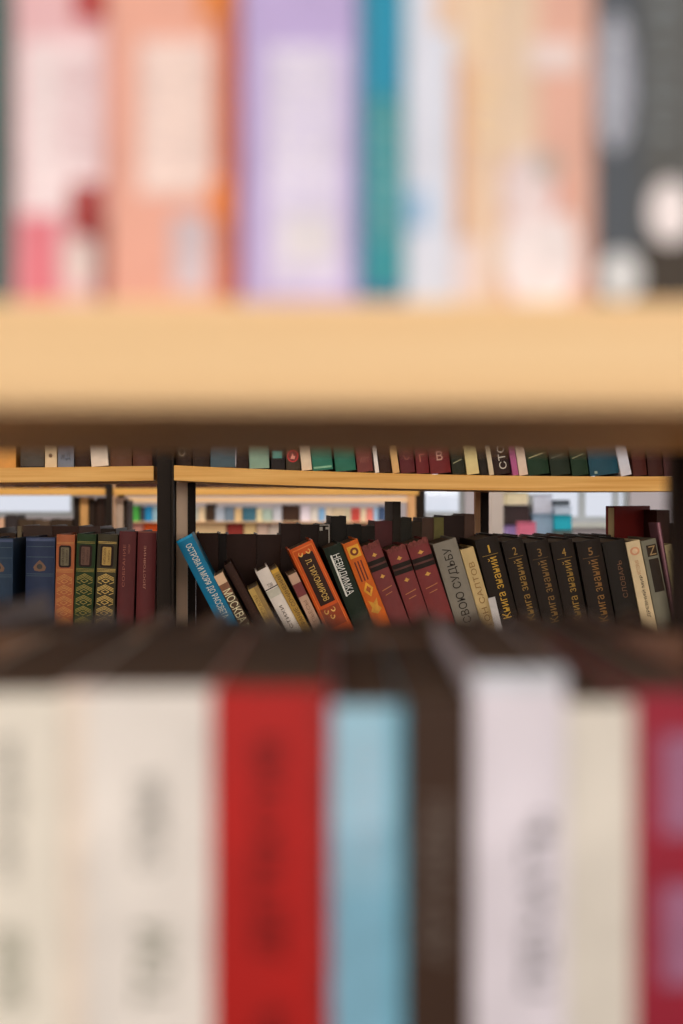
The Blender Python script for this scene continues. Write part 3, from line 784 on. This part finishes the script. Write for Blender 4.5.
far_case('bookcase', 5.8, -80, 425, [(-80, 419, 488.2, 495.2), (-80, 419, 560, 566), (-80, 419, 400, 406)], [(-86, -80.5, STEEL), (106, 113, STEEL), (419.5, 425, STEEL)],
         'wooden board bookcase across the room, its board just under the middle shelf', WOOD_FAR)
def far_book(Y, x0, x1, y0, y1, col, label, group, dp=.16):
    a = P(x0, y1, Y); c = P(x1, y0, Y)
    M = Matrix.Translation((a.x, Y, a.z))
    return Book('book', M, c.x-a.x, c.z-a.z, dp, col, label, group, bulge=.003)
GF = 'books on the far bookcase below its board'
YB = 5.84
fb = [
    (-30, -14, 508, (120, 70, 60), 'brown red distant book outside the left edge'), (-13, 4, 518, (214, 170, 140), 'peach coloured distant book at the left photo edge'),
    (5, 17, 515, (54, 52, 60), 'dark distant book right of the peach one at the left'), (18, 34, 519, (70, 60, 50), 'dark olive distant book above the first blue book gap'),
    (35, 50, 520, (86, 66, 48), 'brown distant book above the blue book with the crest'), (51, 72, 519, (60, 50, 42), 'dark distant book under the right end of the bright left window'),
    (73.5, 79, 497, (38, 30, 26), 'tall blackish distant book right of the bright left window'), (80, 88, 497, (206, 154, 92), 'tall wood coloured distant book right of the bright left window'),
    (89, 95, 500, (44, 34, 28), 'tall dark distant book left of the far post'), (96, 104.5, 497.5, (50, 36, 30), 'tall dark brown distant book touching the far post'),
    (115, 123, 497.5, (196, 170, 150), 'pale pinkish distant book right of the far post'), (124, 127.5, 500, (40, 32, 28), 'narrow dark distant book right of the pale pinkish one'),
]
for (x0, x1, y0, col, l) in fb: far_book(YB, x0, x1, y0, 559.8, col, l, GF)
top_items = [(-70, -30, (60, 42, 34)), (-29, 2, (86, 58, 42)), (3, 14, (74, 50, 38)), (15, 40, (52, 38, 32)), (41, 66, (64, 42, 34)), (67, 104, (50, 34, 28)), (115, 157, (60, 36, 32)), (170, 205, (54, 40, 34)), (206, 243, (72, 46, 34)),
    (244, 290, (58, 38, 30)), (291, 334, (66, 44, 34)), (335, 372, (52, 38, 32)), (373, 418, (60, 42, 36))]
for q, (x0, x1, col) in enumerate(top_items):  # ledgers added to darken the bright gap above the far board
    far_book(YB, x0, x1, 466, 488.1, col, 'added brown ledger standing on the far board, ' + ('leftmost of all', 'second from the left', 'third from the left', 'fourth from the left', 'fifth from the left', 'just left of the far post', 'just right of the far post', 'first right of the black post', 'second right of the black post',
        'above the light grey blurred books', 'above the lilac white blurred books', 'above the brick red blurred book', 'rightmost of all')[q], 'brown ledgers added on the far board')
# case further away, at the end of the room
far_case('bookcase', 10.5, 116, 425, [(118, 408, 497.2, 502.5), (118, 408, 521.5, 522.7), (118, 408, 556, 561)], [(113.8, 117.5, WOOD_POST), (408.5, 416, WOOD_POST)],
         'pale wooden bookcase at the far end with blurred coloured books', mat_wood((232, 186, 140), (240, 204, 160)))
GB = 'coloured books on the farthest bookcase'
pal = [(128, 139, 505.5, (70, 170, 70), 'green'), (140, 144, 507, (60, 66, 76), 'grey'), (145, 152, 506, (30, 140, 200), 'bright blue'), (152.6, 158, 506, (150, 190, 210), 'pale blue'), (172, 186, 507, (180, 160, 140), 'tan'),
       (192, 198, 508, (180, 186, 180), 'pale grey'), (198.6, 205, 507, (226, 204, 170), 'cream'), (206, 214.6, 504, (62, 52, 46), 'blackish'), (215.4, 224, 507.4, (170, 182, 200), 'pale blue'), (224.6, 234, 506.6, (110, 130, 150), 'slate blue'),
       (234.6, 241.6, 508, (222, 190, 140), 'sand'), (242.6, 255.6, 507, (58, 108, 130), 'teal blue'), (256.4, 262, 508.6, (222, 214, 176), 'pale yellow'), (262.6, 272, 509, (168, 190, 180), 'mint grey'),
       (273, 281.6, 506, (196, 200, 212), 'bluish white'), (282, 299.6, 505, (60, 44, 38), 'dark brown wide'), (300.6, 310, 506, (226, 218, 232), 'lilac white'), (310.6, 318, 506.8, (214, 210, 206), 'white'),
       (318.6, 325, 508, (130, 176, 220), 'sky blue'), (325.6, 331, 507, (222, 206, 180), 'cream'), (331.6, 345, 507.6, (206, 190, 160), 'buff'), (345.6, 350.6, 508, (200, 190, 160), 'greyish cream'), (351.2, 360, 507.6, (190, 70, 62), 'brick red'),
       (360.6, 366, 508, (230, 210, 180), 'ivory'), (366.6, 373, 508, (224, 130, 120), 'coral'), (373.6, 378, 507.4, (160, 196, 230), 'light blue'), (378.6, 386, 506.4, (60, 84, 124), 'navy blue'), (388.5, 398, 508, (206, 180, 140), 'beige')]
for i, (x0, x1, y0, col, nm) in enumerate(pal):
    nb_ = pal[i-1][4] if i else 'far wooden post'
    far_book(10.56, x0, x1, y0, 521.4, col, '%s blurred book on the farthest bookcase, just right of the %s %s' % (nm, nb_, 'one' if i else ''), GB, .2)
low = [(118.5, 143, (212, 150, 136), 'rose'), (144, 158, (226, 92, 30), 'vivid orange'), (172, 226, (226, 196, 150), 'long cream'), (227, 243, (150, 52, 44), 'brick red'), (244, 256, (226, 196, 140), 'yellowish'),
       (257, 268, (214, 186, 168), 'pinkish beige'), (269, 282, (206, 190, 176), 'light grey'), (283, 299, (166, 48, 34), 'scarlet'), (300, 352, (180, 150, 120), 'long tan'), (353, 407, (150, 110, 90), 'long brown')]
for i, (x0, x1, col, nm) in enumerate(low):
    a = P(x0, 555.8, 10.56); c = P(x1, 523.6, 10.56)
    bm = bmesh.new(); box(bm, 0, c.x-a.x, 0, .24, 0, c.z-a.z, .004)
    r = thing('storage_box', Matrix.Translation(a), '%s storage box on the lower board of the farthest bookcase' % nm, 'box', 'boxes on the farthest bookcase')
    link('body', bm, mat(col, .7), r)
    bm = bmesh.new(); box(bm, -.003, c.x-a.x+.003, -.003, .243, c.z-a.z, c.z-a.z+.004, .001)
    link('lid', bm, mat(tuple(int(v*.9) for v in col), .7), r)

# magazine display near the windows, right of centre
YD = 8.2
sx0, sx1 = 504.5, 572
r = thing('display_table', Matrix.Translation(P(505, 540, YD)-Vector((0, 0, P(505, 540, YD).z))), 'low pale table by the window carrying coloured boxes', 'table')
o = P(505, 540, YD); tz = P(0, 536, YD).z; tw = P(578, 0, YD).x-o.x
boxo('table_top', -.02, tw, -.02, .6, tz-.03, tz, mat((196, 186, 180), .5), r, .004)
for (lx, ly) in ((0, 0), (tw-.06, 0), (0, .54), (tw-.06, .54)):
    boxo('leg', lx, lx+.035, ly, ly+.035, 0, tz-.031, mat((110, 100, 96), .5), r, .003)
disp = [(506, 528, 492.5, 505, (226, 216, 180), 'cream box on top of the dark box by the window', .0), (505.5, 530, 505.4, 525, (56, 52, 60), 'blackish box under the cream box by the window', 0),
        (507, 518, 525.4, 535.8, (150, 130, 190), 'lilac box at the left of the display table', 0), (519, 536, 522, 535.8, (226, 120, 150), 'rose pink box on the display table', -.16),
        (532, 553, 514, 535.8, (150, 180, 206), 'pale blue box in the middle of the display table', .05), (533, 552, 494, 513.6, (206, 214, 232), 'whitish blue box stacked on the pale blue box', .05),
        (554.5, 572, 515, 530, (30, 168, 190), 'bright cyan box on the display table', 0), (553.5, 573, 530.4, 535.8, (90, 110, 110), 'flat dark grey box under the bright cyan box', 0), (556, 570, 500, 505.6, (80, 90, 100), 'small dark box on top of the pale box by the window', 0), (555, 571.5, 506, 514.6, (190, 206, 224), 'small pale box between the cyan box and the dark box', 0)]
for (x0, x1, y0, y1, col, l, dy) in disp:
    a = P(x0, y1, YD+.05+dy); c = P(x1, y0, YD+.05+dy)
    r = thing('storage_box', Matrix.Translation(a), l, 'box', 'boxes on the display table')
    bm = bmesh.new(); box(bm, 0, c.x-a.x, 0, .3 if dy > -.1 else .13, 0, (c.z-a.z)*.86, .004); link('body', bm, mat(col, .6), r)
    bm = bmesh.new(); box(bm, -.003, c.x-a.x+.003, -.003, .303 if dy > -.1 else .133, (c.z-a.z)*.86+.0002, c.z-a.z, .003); link('lid', bm, mat(tuple(int(v*.92) for v in col), .6), r)
if True:
    a = P(516, 521, YD-.02)
# white square pillar
a = P(490.5, 0, 7.0); c = P(503.5, 0, 7.0)
pl = boxo('pillar', 0, c.x-a.x, 0, .1, 0, 2.9, mat((226, 214, 206), .7, .03, 5), None, .004, Matrix.Translation((a.x, 7.0, 0)))
tag(pl, kind='structure'); pl.name = 'trim_1'

# =================================================================== THE ROOM
WALL = mat((214, 204, 206), .85, .03, 3)
YW = 13.0; XL, XR = -5.2, 4.2; YR = -2.4; HC = 2.9
def st(o): o['kind'] = 'structure'; return o
st(boxo('floor', XL-.2, XR+.2, YR-.2, YW+.2, -.1, 0, mat_wood((64, 44, 32), (86, 60, 42), .5, 2, 8, 2)))
st(boxo('ceiling', XL-.2, XR+.2, YR-.2, YW+.2, HC, HC+.1, mat((226, 222, 216), .9, .02, 3)))
def wall(name, axis, pos, a0, a1, holes, th=.15):
    """wall with rectangular openings; holes: (a0,a1,z0,z1) sorted"""
    bm = bmesh.new()
    def bb(u0, u1, z0, z1):
        if u1-u0 < 1e-4 or z1-z0 < 1e-4: return
        if axis == 'y': box(bm, u0, u1, pos, pos+th, z0, z1)
        else: box(bm, pos, pos+th, u0, u1, z0, z1)
    u = a0
    for (h0, h1, z0, z1) in holes:
        bb(u, h0, 0, HC); bb(h0, h1, 0, z0); bb(h0, h1, z1, HC); u = h1
    bb(u, a1, 0, HC)
    return st(link(name, bm, WALL))
def glass():
    m = bpy.data.materials.new('glass'); m.use_nodes = True; nt = m.node_tree
    nt.nodes.remove(nt.nodes['Principled BSDF']); out = nt.nodes['Material Output']
    t = nt.nodes.new('ShaderNodeBsdfTransparent'); g = nt.nodes.new('ShaderNodeBsdfGlossy'); g.inputs['Roughness'].default_value = .02
    mx = nt.nodes.new('ShaderNodeMixShader'); mx.inputs[0].default_value = .04
    nt.links.new(t.outputs[0], mx.inputs[1]); nt.links.new(g.outputs[0], mx.inputs[2]); nt.links.new(mx.outputs[0], out.inputs[0])
    return m
GLASS = glass()
FR = mat((196, 202, 204), .5, .03, 10)
nwin = 0
def window(axis, pos, a0, a1, z0, z1, mull, th=.15):
    global nwin; nwin += 1
    r = bpy.data.objects.new('window_%d' % nwin, None); COL.objects.link(r); st(r)
    c = (a0+a1)/2
    r.location = (c, pos+th/2, z0) if axis == 'y' else (pos+th/2, c, z0)
    def b2(bm, u0, u1, d0, d1, w0, w1):
        if axis == 'y': box(bm, u0-c, u1-c, d0, d1, w0-z0, w1-z0)
        else: box(bm, d0, d1, u0-c, u1-c, w0-z0, w1-z0)
    bm = bmesh.new(); f = .05
    b2(bm, a0, a1, -.03, .03, z0, z0+f); b2(bm, a0, a1, -.03, .03, z1-f, z1); b2(bm, a0, a0+f, -.03, .03, z0+f, z1-f); b2(bm, a1-f, a1, -.03, .03, z0+f, z1-f)
    for q in mull: b2(bm, q-.03, q+.03, -.03, .03, z0+f, z1-f)
    link('window_frame', bm, FR, r)
    bm = bmesh.new(); b2(bm, a0+f, a1-f, -.003, .003, z0+f, z1-f); link('pane', bm, GLASS, r)
WX = lambda px: (px-CX)/F*YW
WZ = lambda py: ZC+(HY-py)/F*YW
h1 = (WX(-60), WX(75), WZ(517), 2.4); h2 = (WX(411), WX(465), WZ(517), 2.4); h3 = (WX(512), WX(630), WZ(522), 2.4)
wall('wall_back', 'y', YW, XL-.15, XR+.15, [h1, h2, h3])
window('y', YW, *h1, []); window('y', YW, *h2, []); window('y', YW, *h3, [WX(583), WX(617)])
st(boxo('trim_2', h3[0]-.1, h3[1]+.1, YW-.18, YW-.001, h3[2]-.05, h3[2]-.005, mat((214, 216, 206), .6), None, .004))
hf = (-3.6, 3.0, .9, 2.5)
wall('wall_front', 'y', YR-.15, XL-.15, XR+.15, [hf]); window('y', YR-.15, *hf, [-1.9, -.3, 1.3])
hl = (4.0, 11.5, .9, 2.4)
wall('wall_left', 'x', XL-.15, YR, YW, []); 
wall('wall_right', 'x', XR, YR, YW, [(5.0, 11.5, .9, 2.4)]); window('x', XR, 5.0, 11.5, .9, 2.4, [6.6, 8.2, 9.8])

# ceiling lamps
def em(col, s):
    m = bpy.data.materials.new('lamp_diffuser'); m.use_nodes = True; nt = m.node_tree
    b = nt.nodes['Principled BSDF']; b.inputs['Emission Color'].default_value = (*col, 1); b.inputs['Emission Strength'].default_value = s
    return m
LM = em((1, .93, .84), 5)
for (x, y) in ((-1.3, -.9), (1.3, -.9), (-1.6, 1.25), (1.5, 1.3), (-2, 4.2), (1.6, 4.2), (-2, 8), (1.6, 8)):
    near_ = 'behind the camera' if y < 0 else ('above the aisle' if y < 3 else ('in the middle of the room' if y < 6 else 'at the far end of the room'))
    r = thing('ceiling_lamp', Matrix.Translation((x, y, HC)), 'white box ceiling lamp %s, %s side' % (near_, 'left' if x < 0 else 'right'), 'lamp', 'ceiling lamps')
    boxo('housing', -.6, .6, -.1, .1, -.06, 0, mat((230, 230, 228), .5), r, .004)
    boxo('diffuser', -.57, .57, -.08, .08, -.072, -.0602, LM, r, .002)

# ------------------------------------------------------------------ light
def area(name, loc, rot, sx, sy, power, col):
    l = bpy.data.lights.new(name, 'AREA'); l.shape = 'RECTANGLE'; l.size = sx; l.size_y = sy; l.energy = power; l.color = col
    o = bpy.data.objects.new(name, l); COL.objects.link(o); o.location = loc; o.rotation_euler = rot
    o['kind'] = 'structure'
    return o
area('window_fill_light', (-.3, YR+.02, 1.95), (math.radians(90), 0, 0), 6.4, 1.1, 92, (1, .93, .84))  # area light added at the unseen window behind the camera, brightens the near books
area('far_fill_light', (-.5, 8.6, HC-.1), (0, 0, 0), 5, 3, 110, (1, .93, .82))  # fill light added to brighten the far end of the room
area('far_fill_light', (-.8, 4.4, HC-.1), (math.radians(35), 0, 0), 4, .5, 60, (1, .93, .82))  # second added fill, tilted towards the far shelves
area('aisle_lamp_light', (-.2, 1.2, HC-.1), (0, 0, 0), 2.6, .5, 18, (1, .9, .76))
area('window_fill_light', (XR-.02, 8.2, 1.65), (0, math.radians(90), 0), 1.5, 6.4, 100, (.94, .97, 1))  # area light added at the unseen side window to brighten the far room
w = bpy.data.worlds.new('sky'); SC.world = w; w.use_nodes = True
bg = w.node_tree.nodes['Background']; bg.inputs['Color'].default_value = (.76, .79, .88, 1); bg.inputs['Strength'].default_value = 1.0

# ------------------------------------------------------------------ camera
cam = bpy.data.cameras.new('camera'); co = bpy.data.objects.new('camera', cam); COL.objects.link(co)
cam.sensor_fit = 'VERTICAL'; cam.sensor_height = 36; cam.sensor_width = 24
cam.lens = 36*F/1024
cam.shift_y = -(512-HY)/1024
co.location = (0, 0, ZC); co.rotation_euler = (math.radians(90), 0, 0)
cam.clip_start = .01
cam.dof.use_dof = True; cam.dof.focus_distance = 2.17; cam.dof.aperture_fstop = 4.9
SC.camera = co
SC.view_settings.view_transform = 'Standard'; SC.view_settings.look = 'None'
SC.view_settings.gamma = 1; SC.view_settings.exposure = 0; SC.view_settings.use_curve_mapping = False
